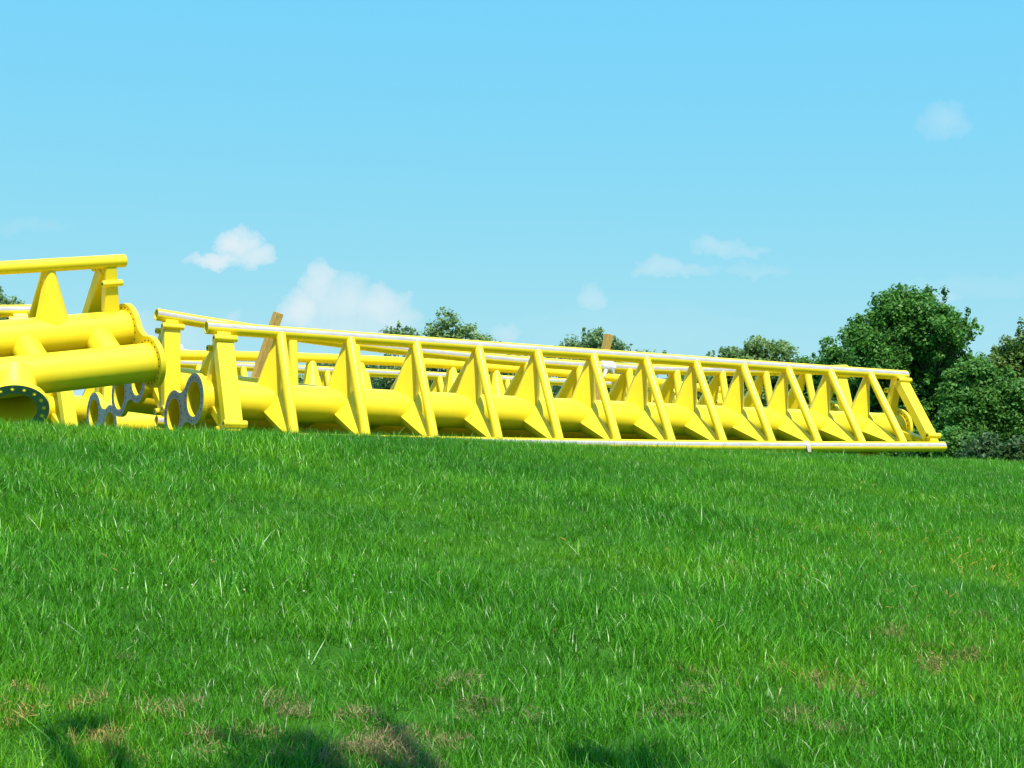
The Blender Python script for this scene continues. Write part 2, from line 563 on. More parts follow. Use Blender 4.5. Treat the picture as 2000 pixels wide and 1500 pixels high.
def track_section(label, P0, th, slope, L, n, r2, s1, s2, sag=0., sagu=0., twist=0., tie_from=1, left=True, right=True,
                  left_flange=None, right_flange=None, stub_foot=None, name='track_section', stubs=True, stub_shift=-.3, stub_px=None, stub_r=.135):
    th, slope = rad(th), rad(slope)
    d = Vector((math.cos(th) * math.cos(slope), math.sin(th) * math.cos(slope), math.sin(slope)))
    u = Vector((math.sin(th), -math.cos(th), 0))
    v = u.cross(d); v = v if v.z > 0 else -v
    P0 = Vector(P0)

    def R1(t):
        m = t - .5
        return P0 + d * (L * t) + (v * sag + u * sagu) * (m * m - .25) * 4

    def off(o, t):
        a = twist * (t - .5); c, s = math.cos(a), math.sin(a)
        return u * (o[0] * c - o[1] * s) + v * (o[0] * s + o[1] * c)
    R2 = lambda t: R1(t) + off(r2, t)
    S1 = lambda t: R1(t) + u * s1[0] + v * s1[1]
    S2 = lambda t: R1(t) + u * s2[0] + v * s2[1]
    mid = (R1(.5) + R2(.5)) / 2
    org = Vector((mid.x, mid.y, G(mid.x, mid.y)))
    root = bpy.data.objects.new(name, None)
    COL.objects.link(root); root.location = org
    tag(root, label, 'track section', 'yellow track sections stored on the grass')
    Y = M['yellow']
    ts = [k / 24. for k in range(25)]
    nout = (off(((r2[0]) / 2 - s1[0], r2[1] / 2 - s1[1]), .5)).normalized()   # away from the spine
    for R in (R1, R2):
        b = MB(); b.tube([R(t) for t in ts], RR, 28, ref=nout, strip=(nout, .30, 1), hollow=.12)
        b.build('rail', [Y, M['strip']], root, org)
    sp = []
    for S in (S1, S2):
        b = MB(); b.tube([S(t) for t in ts], SR, 40, ref=UPV, caps=False)
        sp.append(b.build('spine_tube', Y, root, org))
    for k in range(tie_from, n):
        t = k / n
        a, c_, q = R1(t), R2(t), S1(t)
        tt = (c_ - a).normalized()
        no = (a + c_) / 2 - q; no = (no - tt * no.dot(tt)).normalized()
        b = MB(); b.capsule(a + tt * .045 + no * .022, c_ - tt * .045 + no * .022, .053)
        b.build('tie', Y, root, org)
        gusset(d, a, q, c_, SR).build('gusset', Y, root, org)
        gusset(d, c_, q, a, SR, .180).build('gusset', Y, root, org)
        if stubs and not stub_px:
            t2 = (k + stub_shift) / n
            b = MB(); b.tube([S1(t2), S2(t2)], .135, 24, caps=False)
            b.build('spacer_tube', Y, root, org)
    if stub_px:
        def at_px(x):
            return min((abs(1000 + FPX * ((S1(k / 800.) + S2(k / 800.)) / 2).x / ((S1(k / 800.) + S2(k / 800.)) / 2).y - x), k) for k in range(801))[1] / 800.
        ta, tb = at_px(stub_px[0]), at_px(stub_px[1])
        t2 = ta
        while t2 > .05:
            b = MB(); b.tube([S1(t2), S2(t2)], stub_r, 28, caps=False)
            b.build('spacer_tube', Y, root, org)
            t2 -= (ta - tb)
    for on, t, sgn, fl in ((left, 0., -1, left_flange), (right, 1., 1, right_flange)):
        if fl is not None:
            flange(root, org, S1(t), S2(t), d * sgn, fl)
        if not on: continue
        inn = -d * sgn
        a, c_, q = R1(t) + inn * .17, R2(t) + inn * .17, S1(t) + inn * .17
        tt = (c_ - a).normalized()
        no = (a + c_) / 2 - q; no = (no - tt * no.dot(tt)).normalized()
        b = MB(); b.beam(a + tt * .10, c_ - tt * .10, .19, .12, d)
        b.build('end_beam', Y, root, org)
        for rail in (a, c_):
            w = (q - rail).normalized()
            b = MB(); b.beam(rail + w * .05, q - w * SR * .6, .12, .10, d, w2=.17)
            b.build('brace', Y, root, org)
        # bolt sleeves near both rails
        for rail, sg in ((a, 1), (c_, -1)):
            s0 = rail + tt * (.135 * sg) + no * .062
            b = MB(); b.tube([s0 - d * .125, s0 + d * .125], .036, 16)
            so = b.build('bolt_sleeve', Y, root, org)
            for e in (-1, 1):
                b = MB(); b.tube([s0 + d * e * .12, s0 + d * e * .128], .017, 10)  # dark disc on the sleeve end, painted as the shade of its bore
                b.build('bolt_hole', M['hole'], so, org)
            w = (q - rail).normalized()
            s0 = rail + w * .26 - no * .02 + tt * (-.06 * sg)
            b = MB(); b.tube([s0 - d * .11, s0 + d * .11], .034, 16)
            so = b.build('bolt_sleeve', Y, root, org)
            for e in (-1, 1):
                b = MB(); b.tube([s0 + d * e * .105, s0 + d * e * .113], .016, 10)  # same dark disc for the shade in this sleeve's bore
                b.build('bolt_hole', M['hole'], so, org)
            # collar that carries the rail on the beam
            b = MB(); b.beam(rail + tt * (.05 * sg), rail + tt * (.13 * sg), .15, .11, d)
            b.build('rail_seat', Y, root, org)
    return dict(root=root, org=org, d=d, u=u, v=v, R1=R1, R2=R2, S1=S1, S2=S2, off=off)


# A: the straight section along the brow of the lawn
A = track_section('straight yellow track section lying on its side with a pale tag on its lower rail',
                  (-3.136, 15.654, 1.792), 33.8, -.07, 10.41, 13, (.499, -1.091), (-.19, -.725), (-.74, -.87), sag=.024, sagu=-.16, twist=.26,
                  left_flange=M['grey'], right_flange=M['grey'])
# C: the curved section behind it, with the white wrap
pc0, pc1 = pix(305, 614, 17.0), pix(1652, 721, 23.0)
dc = pc1 - pc0
C = track_section('gently curved yellow track section on its side with white wrap on its upper rail',
                  pc0, math.degrees(math.atan2(dc.y, dc.x)), math.degrees(math.asin(dc.z / dc.length)), dc.length, 13,
                  (.20, -1.18), (-.42, -.70), (-1.0, -.83), sag=.235, twist=.2, left_flange=M['grey'], right_flange=M['grey'])
# D: spine side towards the lawn
pd0, pd1 = pix(186, 693, 19.6), pix(1418, 764, 25.6)
dd_ = pd1 - pd0
Dt = track_section('yellow track section with spine tubes towards the lawn, between curved and rearmost sections',
                   pd0, math.degrees(math.atan2(dd_.y, dd_.x)), math.degrees(math.asin(dd_.z / dd_.length)), dd_.length, 14,
                   (-.40, -1.13), (.12, -.76), (.72, -.95), sag=-.16, left_flange=M['grey'], right_flange=M['grey'])
# K: rearmost
pk0, pk1 = pix(95, 698, 21.2), pix(1326, 757, 30.5)
dk = pk1 - pk0
K = track_section('rearmost yellow track section, lying in front of the trees',
                  pk0, math.degrees(math.atan2(dk.y, dk.x)), math.degrees(math.asin(dk.z / dk.length)), dk.length, 17,
                  (.35, -1.15), (-.25, -.70), (-.75, -.84), left_flange=M['grey'], right_flange=M['grey'])
# E: behind the raised one, running out of the picture to the left
pe1 = pix(70, 607, 16.6)
th_e, sl_e, L_e = 24., 3.5, 8.0
de = Vector((math.cos(rad(th_e)) * math.cos(rad(sl_e)), math.sin(rad(th_e)) * math.cos(rad(sl_e)), math.sin(rad(sl_e))))
E_ = track_section('yellow track section on its side behind the propped-up section',
                   pe1 - de * L_e, th_e, sl_e, L_e, 10, (.40, -1.13), (-.22, -.70), (-.75, -.84), left_flange=M['grey'], right_flange=M['grey'])
# B: raised, spine towards the lawn, standing on its support foot
pb1 = pix(243, 509, 15.8)
th_b, sl_b, L_b = 40., 9.0, 4.9
db = Vector((math.cos(rad(th_b)) * math.cos(rad(sl_b)), math.sin(rad(th_b)) * math.cos(rad(sl_b)), math.sin(rad(sl_b))))
B = track_section('raised yellow track section propped on a round bolted support foot',
                  pb1 - db * L_b, th_b, sl_b, L_b, 6, (-.88, -.81), (-.16, -.70), (.27, -1.08), left_flange=M['grey'], right_flange=M['grey'], stub_px=(200, 55), stub_r=.15)
# the round foot with its bolted flange, on B's outer spine tube
nB = Vector((.27, -.65, -.71)).normalized()
foot_c = pix(27, 800, 14.55)
tS = min((((B['S2'](k / 400.) - foot_c).cross(nB)).length, k) for k in range(401))[1] / 400.
fs = B['S2'](tS)
nF = (foot_c - fs).normalized()
nF = (nF * .4 + nB * .6).normalized()
b = MB(); b.tube([fs, foot_c - nF * .03], .218, 36, caps=False)
ft = b.build('support_foot', M['yellow'], B['root'], B['org'])
e1 = (UPV - nF * UPV.dot(nF)).normalized(); e2 = nF.cross(e1)
b = MB()
b.tube([foot_c - nF * .06, foot_c], .325, 48, ref=e1, caps=False)
for zz, mi in ((0., 1), (-.06, 0)):
    ring = []
    for rr in (.325, .212):
        ring += [foot_c + nF * zz + (e1 * math.cos(2 * math.pi * (k + .5) / 48) + e2 * math.sin(2 * math.pi * (k + .5) / 48)) * rr for k in range(48)]
    b.add(ring, [(k, (k + 1) % 48, 48 + (k + 1) % 48, 48 + k) for k in range(48)], mi, False)
b.tube([foot_c - nF * .06, foot_c], .212, 48, ref=e1, caps=False)
b.build('foot_flange', [M['yellow'], M['grey_in_shade']], ft, B['org'])
for k in range(16):
    t = 2 * math.pi * (k + .3) / 16
    q = foot_c + (e1 * math.cos(t) + e2 * math.sin(t)) * .272
    b = MB(); b.tube([q - nF * .10, q + nF * .004, q + nF * .014, q + nF * .022], [.021, .021, .017, .006], 12)
    b.build('bolt', M['yellow'], ft, B['org'])


def free_obj(name, builder, mats, label, cat, org, group=None, kind=None):
    o = builder.build(name, mats, None, Vector(org))
    o.location = org
    return tag(o, label, cat, group, kind)


# ------------------------------------------------------------------ small things on the sections
# leaning timbers
def timber(top, foot, label, w=.095):
    top, foot = Vector(top), Vector(foot)
    b = MB(); b.beam(foot, top, w, w, Vector((.62, -.78, 0)), bev=.004)
    b.m = [0] * len(b.m); b.m[-1] = 1; b.m[-2] = 1
    free_obj('timber_post', b, [M['wood'], M['wood_end']], label, 'timber', foot, 'timbers leaning among the sections')


tp = pix(544, 611, 18.15); tf = pix(447, 850, 18.15)
tf.z = G(tf.x, tf.y) - .02
timber(tp, tf, 'square timber leaning up past the tagged straight section by its grey end plate')
tp = pix(1189, 653, 21.35); tf = pix(1137, 850, 21.35)
tf.z = G(tf.x, tf.y) - .02
timber(tp, tf, 'square timber standing up behind the white wrapped rail')

# white wrap on C's upper rail
tw = 8 / 13. if True else 0
best = min((abs((lambda p: 1000 + FPX * p.x / p.y)(C['R1'](k / 400.)) - 1185), k) for k in range(401))[1] / 400.
wc = C['R1'](best)
b = MB()
ax = C['d']
for k, (o0, r0) in enumerate(((-.09, .080), (-.05, .088), (-.015, .083), (.02, .090), (.06, .084), (.10, .079))):
    pass
prof = [(-.10, .070), (-.085, .080), (-.05, .090), (-.02, .083), (.015, .092), (.05, .083), (.085, .089), (.11, .070)]
b.tube([wc + ax * o for o, _ in prof], [r for _, r in prof], 20, caps=False)
g = C['off']((.10, -1.19), best).normalized()
b.tube([wc + g * .05 - ax * .06 - C['v'] * .0 + C['u'] * .06, wc + g * .15 - ax * .12 + C['u'] * .075, wc + g * .19 - ax * .17 + C['u'] * .06], [.03, .02, .006], 10)
b.tube([wc + g * .05 + ax * .05 + C['u'] * .06, wc + g * .10 + ax * .06 + C['u'] * .072], [.03, .010], 10)
free_obj('plastic_wrap', b, M['plastic'], 'white plastic wrap tied round the upper rail of the curved section', 'wrap', wc)
# little white bundle on D's rail
best = min((abs((lambda p: 1000 + FPX * p.x / p.y)(Dt['R1'](k / 400.)) - 352), k) for k in range(401))[1] / 400.
wc = Dt['R1'](best) + Dt['v'] * (RR + .012)
b = MB()
b.tube([wc - UPV * .03, wc + UPV * .0, wc + UPV * .03, wc + UPV * .055, wc + UPV * .065], [.03, .036, .032, .02, .004], 12)
b.tube([wc - UPV * .012 - Dt['d'] * .11, wc - UPV * .005 - Dt['d'] * .05, wc - UPV * .005 + Dt['d'] * .05, wc - UPV * .012 + Dt['d'] * .11], [.006, .011, .011, .006], 8)
free_obj('plastic_bundle', b, M['plastic'], 'tiny white plastic bundle on top of a rail beyond the grey end plate', 'bundle', wc)
# pale tag round A's lower rail
best = min((abs((lambda p: 1000 + FPX * p.x / p.y)(A['R2'](k / 400.)) - 1571), k) for k in range(401))[1] / 400.
wc = A['R2'](best)
b = MB()
b.tube([wc + A['d'] * o for o in (-.035, -.028, .0, .028, .035)], [.069, .0725, .071, .0725, .069], 20, caps=False)
no = (A['u'] * .9 + A['v'] * .3).normalized()
q0 = wc + no * .073
dn = (-A['v'] * .95 + A['u'] * .25).normalized()
b.beam(q0 + dn * .0, q0 + dn * .10, .07, .006, A['d'], bev=.002, w2=.06)
free_obj('paper_tag', b, M['paper'], 'pale tag wrapped round the lower rail just above the grass', 'tag', wc)
def on_ground(xp, yp):
    """where the ray of a photo pixel meets the lawn"""
    a, c = 2.0, 30.0
    for D in np.linspace(2.5, 24, 900):
        p = pix(xp, yp, D)
        if p.z <= G(p.x, p.y): return p
    return None


# ------------------------------------------------------------------ trees


def leaf_mat(name, hue_shift=(1, 1, 1), trans=.42):
    m, n, l, p = new_mat(name)
    at = N(n, 'ShaderNodeAttribute'); at.attribute_name = 'leaf_col'
    mx = N(n, 'ShaderNodeMix', data_type='RGBA', blend_type='MULTIPLY')
    mx.inputs[0].default_value = 1; mx.inputs[7].default_value = (*hue_shift, 1)
    l.new(at.outputs['Color'], mx.inputs[6])
    l.new(mx.outputs[2], p.inputs['Base Color'])
    p.inputs['Roughness'].default_value = .5
    p.inputs['Specular IOR Level'].default_value = .35
    tr = N(n, 'ShaderNodeBsdfTranslucent')
    l.new(mx.outputs[2], tr.inputs['Color'])
    ms = N(n, 'ShaderNodeMixShader'); ms.inputs[0].default_value = trans
    out = n['Material Output']
    l.new(p.outputs[0], ms.inputs[1]); l.new(tr.outputs[0], ms.inputs[2]); l.new(ms.outputs[0], out.inputs[0])
    return m


M['leaf'] = leaf_mat('leaf')


def unit(n, g):
    v = g.normal(size=(n, 3)); return v / np.linalg.norm(v, axis=1)[:, None]


def tree(label, base, lobes, nclump, per, leaf, cols, seed, clump_r=.55, trunk_r=.18, name='tree', cat='tree', group='trees beyond the sections',
         twig=True, branch_h=.35, trunk_part='trunk'):
    """lobes: (centre Vector, rx, ry, rz). Crown = leaf clumps spread through the lobes."""
    g = np.random.default_rng(seed)
    base = Vector(base)
    root = bpy.data.objects.new(name, None); COL.objects.link(root); root.location = base
    tag(root, label, cat, group)
    vol = np.array([l[1] * l[2] * l[3] for l in lobes]) ** .72
    pick = g.choice(len(lobes), nclump, p=vol / vol.sum())
    dirs = unit(nclump, g)
    rad_ = g.uniform(.12, 1, nclump) ** .42
    ctr = np.array([lobes[k][0] for k in pick]); ext = np.array([lobes[k][1:4] for k in pick])
    cc = ctr + dirs * rad_[:, None] * ext * (1 + .13 * g.normal(size=(nclump, 1)))
    cr = clump_r * g.uniform(.45, 1.25, nclump)
    tip = (g.uniform(0, 1, nclump) < .24) & (dirs[:, 2] > -.25)      # leafy shoots that break the outline
    cc[tip] = ctr[tip] + dirs[tip] * g.uniform(1.02, 1.30, tip.sum())[:, None] * ext[tip] + np.array([0, 0, .12]) * clump_r
    cr[tip] = clump_r * g.uniform(.26, .55, tip.sum())
    tone = g.uniform(0, 1, nclump)
    k = np.repeat(np.arange(nclump), (per * (cr / clump_r) ** 1.6 + 4).astype(int))
    n = len(k)
    ld = unit(n, g)
    pos = cc[k] + ld * (g.uniform(0, 1, n) ** .55 * cr[k])[:, None] * np.where(tip[k][:, None], np.array([.75, .75, 1.5]), np.array([1.15, 1.15, .8]))
    nor = unit(n, g) * .8 + ld * .5 + np.array([0, 0, .55]); nor /= np.linalg.norm(nor, axis=1)[:, None]
    tdir = np.cross(nor, unit(n, g)); tdir /= np.linalg.norm(tdir, axis=1)[:, None] + 1e-9
    bdir = np.cross(nor, tdir)
    s = leaf * g.uniform(.6, 1.35, n)[:, None]
    V = np.stack([pos - tdir * s * .5, pos + bdir * s * .33 + nor * s * .06, pos + tdir * s * .55, pos - bdir * s * .33 + nor * s * .06], 1).reshape(-1, 3)
    F = np.arange(4 * n).reshape(-1, 4)
    V = V - np.array(base)
    me = np_mesh('crown', V, F, False)
    c1, c2 = np.array(cols[0]), np.array(cols[1])
    t = np.clip(.65 * tone[k] + .35 * g.uniform(0, 1, n), 0, 1)[:, None]
    colr = (c1 * (1 - t) + c2 * t) * g.uniform(.8, 1.2, (n, 1))
    ca = me.color_attributes.new('leaf_col', 'FLOAT_COLOR', 'POINT')
    ca.data.foreach_set('color', np.repeat(np.c_[colr, np.ones(n)], 4, 0).astype(np.float32).ravel())
    link('crown', me, M['leaf'], root)
    # trunk, limbs, twigs
    b = MB()
    top = max(l[0].z for l in lobes)
    fork = base + Vector((0, 0, (top - base.z) * branch_h))
    fork.x += .1; 
    sway = Vector((g.normal() * .1, g.normal() * .1, 0))
    b.tube([base - UPV * .2, base + UPV * .15, base.lerp(fork, .5) + sway, fork], [trunk_r * 1.5, trunk_r * 1.15, trunk_r * .95, trunk_r * .8], 10)
    for (c, rx, ry, rz) in lobes:
        m1 = fork.lerp(c, .5) + Vector((g.normal() * .15, g.normal() * .15, -.1))
        b.tube([fork - UPV * .1, m1, c + UPV * rz * .3], [trunk_r * .6, trunk_r * .36, trunk_r * .10], 7)
    if twig:
        for j in range(0, nclump, 2):
            c = Vector(cc[j]); l0 = Vector(ctr[j])
            st = fork.lerp(l0, .65)
            b.tube([st, st.lerp(c, .55) + Vector((0, 0, -.08)), c], [trunk_r * .16, trunk_r * .1, .012], 5)
    b.build(trunk_part, M['bark'], root, base)
    return root


def plobe(x, y, r, D, ry=None, dy=0.):
    k = D / FPX
    return (pix(x, y, D) + Vector((0, dy, 0)), r * k, (r * k) * .95, (ry or r) * k)


def pbase(x, D):
    p = pix(x, 900, D); p.z = G(p.x, p.y); return p


DG = ((.040, .150, .022), (.130, .310, .044))      # dark green
MG = ((.045, .155, .022), (.135, .300, .048))
FG = ((.14, .245, .105), (.26, .38, .16))      # far; the paleness of distance haze is mixed into the leaf colour
YG = ((.060, .155, .025), (.190, .270, .045))

# the big dark tree at the right of the sections and its neighbours
D6 = 78.
tree('big dark green tree rising highest behind the end of the straight section', pbase(1790, D6),
     [plobe(1765, 630, 58, D6), plobe(1820, 650, 60, D6, dy=-1), plobe(1700, 690, 50, D6), plobe(1770, 720, 75, D6, dy=1.2), plobe(1850, 730, 60, D6),
      plobe(1700, 770, 60, D6, dy=.5), plobe(1800, 800, 80, D6), plobe(1860, 810, 60, D6, dy=-.5), plobe(1740, 850, 60, D6), plobe(1790, 605, 30, D6),
      plobe(1676, 652, 22, D6), plobe(1738, 612, 34, D6), plobe(1700, 650, 38, D6), plobe(1715, 700, 50, D6, dy=-1.), plobe(1880, 690, 26, D6)],
     720, 150, .20, DG, 3, clump_r=.62, trunk_r=.28)
tree('slender sparse green sapling beside the big dark tree', pbase(1632, 74),
     [plobe(1622, 685, 16, 74, 26), plobe(1640, 700, 18, 74), plobe(1612, 668, 9, 74), plobe(1632, 740, 26, 74), plobe(1625, 790, 30, 74)],
     110, 75, .17, MG, 4, clump_r=.42, trunk_r=.08)
tree('pale leafed bushy tree sloping down to the right of the big dark tree', pbase(1905, 72),
     [plobe(1895, 740, 42, 72), plobe(1930, 780, 48, 72), plobe(1880, 800, 50, 72), plobe(1945, 830, 52, 72), plobe(1900, 850, 55, 72), plobe(1985, 800, 40, 72), plobe(2010, 850, 55, 72), plobe(1958, 768, 32, 72), plobe(2000, 772, 36, 72)],
     360, 140, .185, MG, 5, clump_r=.55, trunk_r=.2)
tree('tree with yellowing top leaves beyond the pale bushy tree', pbase(2010, 88),
     [plobe(1972, 668, 24, 88), plobe(1958, 715, 28, 88), plobe(2005, 700, 45, 88), plobe(2040, 680, 55, 88), plobe(1985, 745, 38, 88), plobe(2030, 790, 70, 88)],
     240, 130, .21, YG, 6, clump_r=.6, trunk_r=.25)
tree('rounded green tree showing above the straight section towards its far end', pbase(1480, 96),
     [plobe(1475, 705, 40, 96), plobe(1430, 715, 32, 96), plobe(1520, 712, 36, 96), plobe(1480, 760, 80, 96), plobe(1545, 740, 30, 96), plobe(1400, 770, 60, 96), plobe(1565, 780, 50, 96)],
     340, 125, .235, ((.10, .195, .055), (.24, .35, .10)), 7, clump_r=.7, trunk_r=.25)
tree('low green tree between the rounded tree and the slender sapling', pbase(1590, 92),
     [plobe(1575, 728, 34, 92), plobe(1605, 715, 26, 92), plobe(1640, 735, 34, 92), plobe(1590, 800, 60, 92)],
     130, 120, .22, DG, 17, clump_r=.6, trunk_r=.15)
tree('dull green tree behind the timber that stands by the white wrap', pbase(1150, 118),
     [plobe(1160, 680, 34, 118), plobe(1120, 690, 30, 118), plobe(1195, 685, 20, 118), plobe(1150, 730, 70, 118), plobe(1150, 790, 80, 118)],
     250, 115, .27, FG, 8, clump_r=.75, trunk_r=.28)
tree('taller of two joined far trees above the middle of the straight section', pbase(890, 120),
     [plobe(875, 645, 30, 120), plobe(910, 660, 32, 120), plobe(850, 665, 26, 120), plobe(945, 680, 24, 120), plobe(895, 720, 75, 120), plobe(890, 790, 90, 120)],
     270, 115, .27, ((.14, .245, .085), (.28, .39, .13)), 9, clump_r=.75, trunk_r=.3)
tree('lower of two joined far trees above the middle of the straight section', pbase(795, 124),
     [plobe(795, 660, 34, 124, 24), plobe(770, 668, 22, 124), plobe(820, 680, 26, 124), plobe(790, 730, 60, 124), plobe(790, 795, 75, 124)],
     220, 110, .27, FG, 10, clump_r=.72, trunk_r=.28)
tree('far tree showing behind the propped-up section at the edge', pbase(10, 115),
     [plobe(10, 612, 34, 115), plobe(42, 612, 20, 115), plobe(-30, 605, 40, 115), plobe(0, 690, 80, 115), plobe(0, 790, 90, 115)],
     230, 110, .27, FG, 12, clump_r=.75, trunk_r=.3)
# lower woodland trees whose green shows only between the rails
LOWTREE = ('behind the leaning timber near the grey end plate', 'beside the taller of two joined far trees', 'right of the timber by the white wrap', 'left of the rounded tree', 'beside the lower of two joined far trees')
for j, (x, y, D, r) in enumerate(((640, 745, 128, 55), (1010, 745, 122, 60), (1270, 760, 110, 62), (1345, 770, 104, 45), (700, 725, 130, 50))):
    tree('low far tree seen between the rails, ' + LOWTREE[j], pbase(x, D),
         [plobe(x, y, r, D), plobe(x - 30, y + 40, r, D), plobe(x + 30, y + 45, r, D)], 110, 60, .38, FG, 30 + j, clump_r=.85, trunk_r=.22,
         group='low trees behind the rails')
# shrubs along the edge of the hill, at the right
for j, (x, y, D, r, lab) in enumerate(((1862, 868, 52, 26, 'small dark shrub just past the end of the lower rail'),
                                       (1925, 880, 50, 24, 'grey-green shrub on the brow beneath the pale bushy tree'),
                                       (1985, 885, 49, 24, 'shrub with bare grey twigs on the brow at the edge'),
                                       (1655, 872, 58, 40, 'dark shrub seen under the lower rail beside the pale tag'),
                                       (1745, 874, 56, 40, 'dark shrub seen through the end frame of the straight section'),
                                       (1815, 872, 54, 36, 'dark shrub directly behind the tip of the lower rail'),
                                       (1560, 868, 60, 42, 'dark shrub behind the lower rail before the pale tag'))):
    tree(lab, pbase(x, D), [plobe(x, y, r, D), plobe(x - 16, y + 12, r, D), plobe(x + 18, y + 10, r, D)], 60, 75, .15,
         (MG, ((.04, .11, .03), (.10, .17, .06)), ((.04, .10, .025), (.11, .17, .05)), DG, DG, DG, DG)[j], 50 + j, clump_r=.36, trunk_r=.05, name='shrub', cat='shrub',
         group='shrubs on the brow of the hill', branch_h=.2, trunk_part='stem')
# the shade tree the viewer stands under; its crown throws the dappled shade across the near grass
sb = Vector((3.4, -5.6, 0)); sb.z = G(sb.x, sb.y)
SHL = [(Vector((-.8, -2.2, 6.2)), 1.4, 1.2, 1.0), (Vector((2.2, -2.6, 6.4)), 1.8, 1.4, 1.1), (Vector((1.0, -3.6, 6.9)), 2.4, 1.8, 1.2), (Vector((4.2, -3.2, 6.6)), 1.8, 1.6, 1.1)]
for (xp, yp, rr, hh) in ((590, 1440, .16, 6.0), (740, 1405, .10, 6.3), (520, 1495, .20, 6.1), (740, 1497, .22, 6.4), (210, 1470, .14, 5.9), (90, 1430, .08, 5.8), (1180, 1499, .16, 6.2), (1500, 1499, .13, 6.0)):
    gp = on_ground(xp, yp)
    SHL.append((gp + SUN * (hh / SUN.z), rr, rr, rr * .6))
tree('broad shade tree behind the viewpoint at the foot of the lawn', sb, SHL,
     330, 34, .14, MG, 70, clump_r=.28, trunk_r=.3, group=None, twig=False)

# a far gabled roof between the rails
hb = pix(576, 900, 150); hb.z = G(hb.x, hb.y)
hz = pix(576, 747, 150).z
root = bpy.data.objects.new('distant_house', None); COL.objects.link(root); root.location = hb
tag(root, 'far house with dark gabled roof glimpsed between the rails', 'house')
w_, l_ = 1.3, 4.0
b = MB(); b.beam(hb + Vector((0, 0, -.3)), Vector((hb.x, hb.y, hz - .9)), 2 * w_ - .3, l_, Vector((1, 0, 0)), bev=.01)
b.build('wall', M['wall'], root, hb)
b = MB()
y0, y1 = hb.y - l_ / 2 - .2, hb.y + l_ / 2 + .2
b.add([(hb.x - w_, y0, hz - 1.0), (hb.x, y0, hz), (hb.x + w_, y0, hz - 1.0), (hb.x - w_, y1, hz - 1.0), (hb.x, y1, hz), (hb.x + w_, y1, hz - 1.0)],
      [(0, 1, 2), (3, 5, 4), (0, 3, 4, 1), (1, 4, 5, 2), (0, 2, 5, 3)], 0, False)
b.build('roof', M['roof'], root, hb)
b = MB(); b.beam(Vector((hb.x, hb.y - l_ / 2 - .02, hz - 3.2)), Vector((hb.x, hb.y - l_ / 2 - .02, hz - 2.0)), .9, .08, Vector((1, 0, 0)), bev=.01)
b.build('window', M['pane'], root, hb)

# ------------------------------------------------------------------ grass


def grass_mat(name, rough=.36, trans=.34):
    m, n, l, p = new_mat(name)
    at = N(n, 'ShaderNodeAttribute'); at.attribute_name = 'blade_col'
    g = N(n, 'ShaderNodeNewGeometry')
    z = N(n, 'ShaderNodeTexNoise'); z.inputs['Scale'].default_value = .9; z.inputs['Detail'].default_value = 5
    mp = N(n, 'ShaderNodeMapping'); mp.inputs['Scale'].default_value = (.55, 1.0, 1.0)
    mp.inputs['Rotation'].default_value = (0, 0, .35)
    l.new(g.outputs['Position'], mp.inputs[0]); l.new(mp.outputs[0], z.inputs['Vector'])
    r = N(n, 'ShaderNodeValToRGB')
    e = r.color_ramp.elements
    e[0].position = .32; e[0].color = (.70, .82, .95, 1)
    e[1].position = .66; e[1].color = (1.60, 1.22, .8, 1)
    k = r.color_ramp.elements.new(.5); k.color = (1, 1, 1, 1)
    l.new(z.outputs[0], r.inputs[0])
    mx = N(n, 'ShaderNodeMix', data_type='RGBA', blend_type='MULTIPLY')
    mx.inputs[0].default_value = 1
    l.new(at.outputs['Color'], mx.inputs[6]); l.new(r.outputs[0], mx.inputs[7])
    l.new(mx.outputs[2], p.inputs['Base Color'])
    p.inputs['Roughness'].default_value = rough
    p.inputs['Specular IOR Level'].default_value = .38
    tr = N(n, 'ShaderNodeBsdfTranslucent'); l.new(mx.outputs[2], tr.inputs['Color'])
    ms = N(n, 'ShaderNodeMixShader'); ms.inputs[0].default_value = trans
    l.new(p.outputs[0], ms.inputs[1]); l.new(tr.outputs[0], ms.inputs[2]); l.new(ms.outputs[0], n['Material Output'].inputs[0])
    return m


M['grass'] = grass_mat('grass_blade')
M['dry'] = grass_mat('dry_grass_blade', .7, .2)


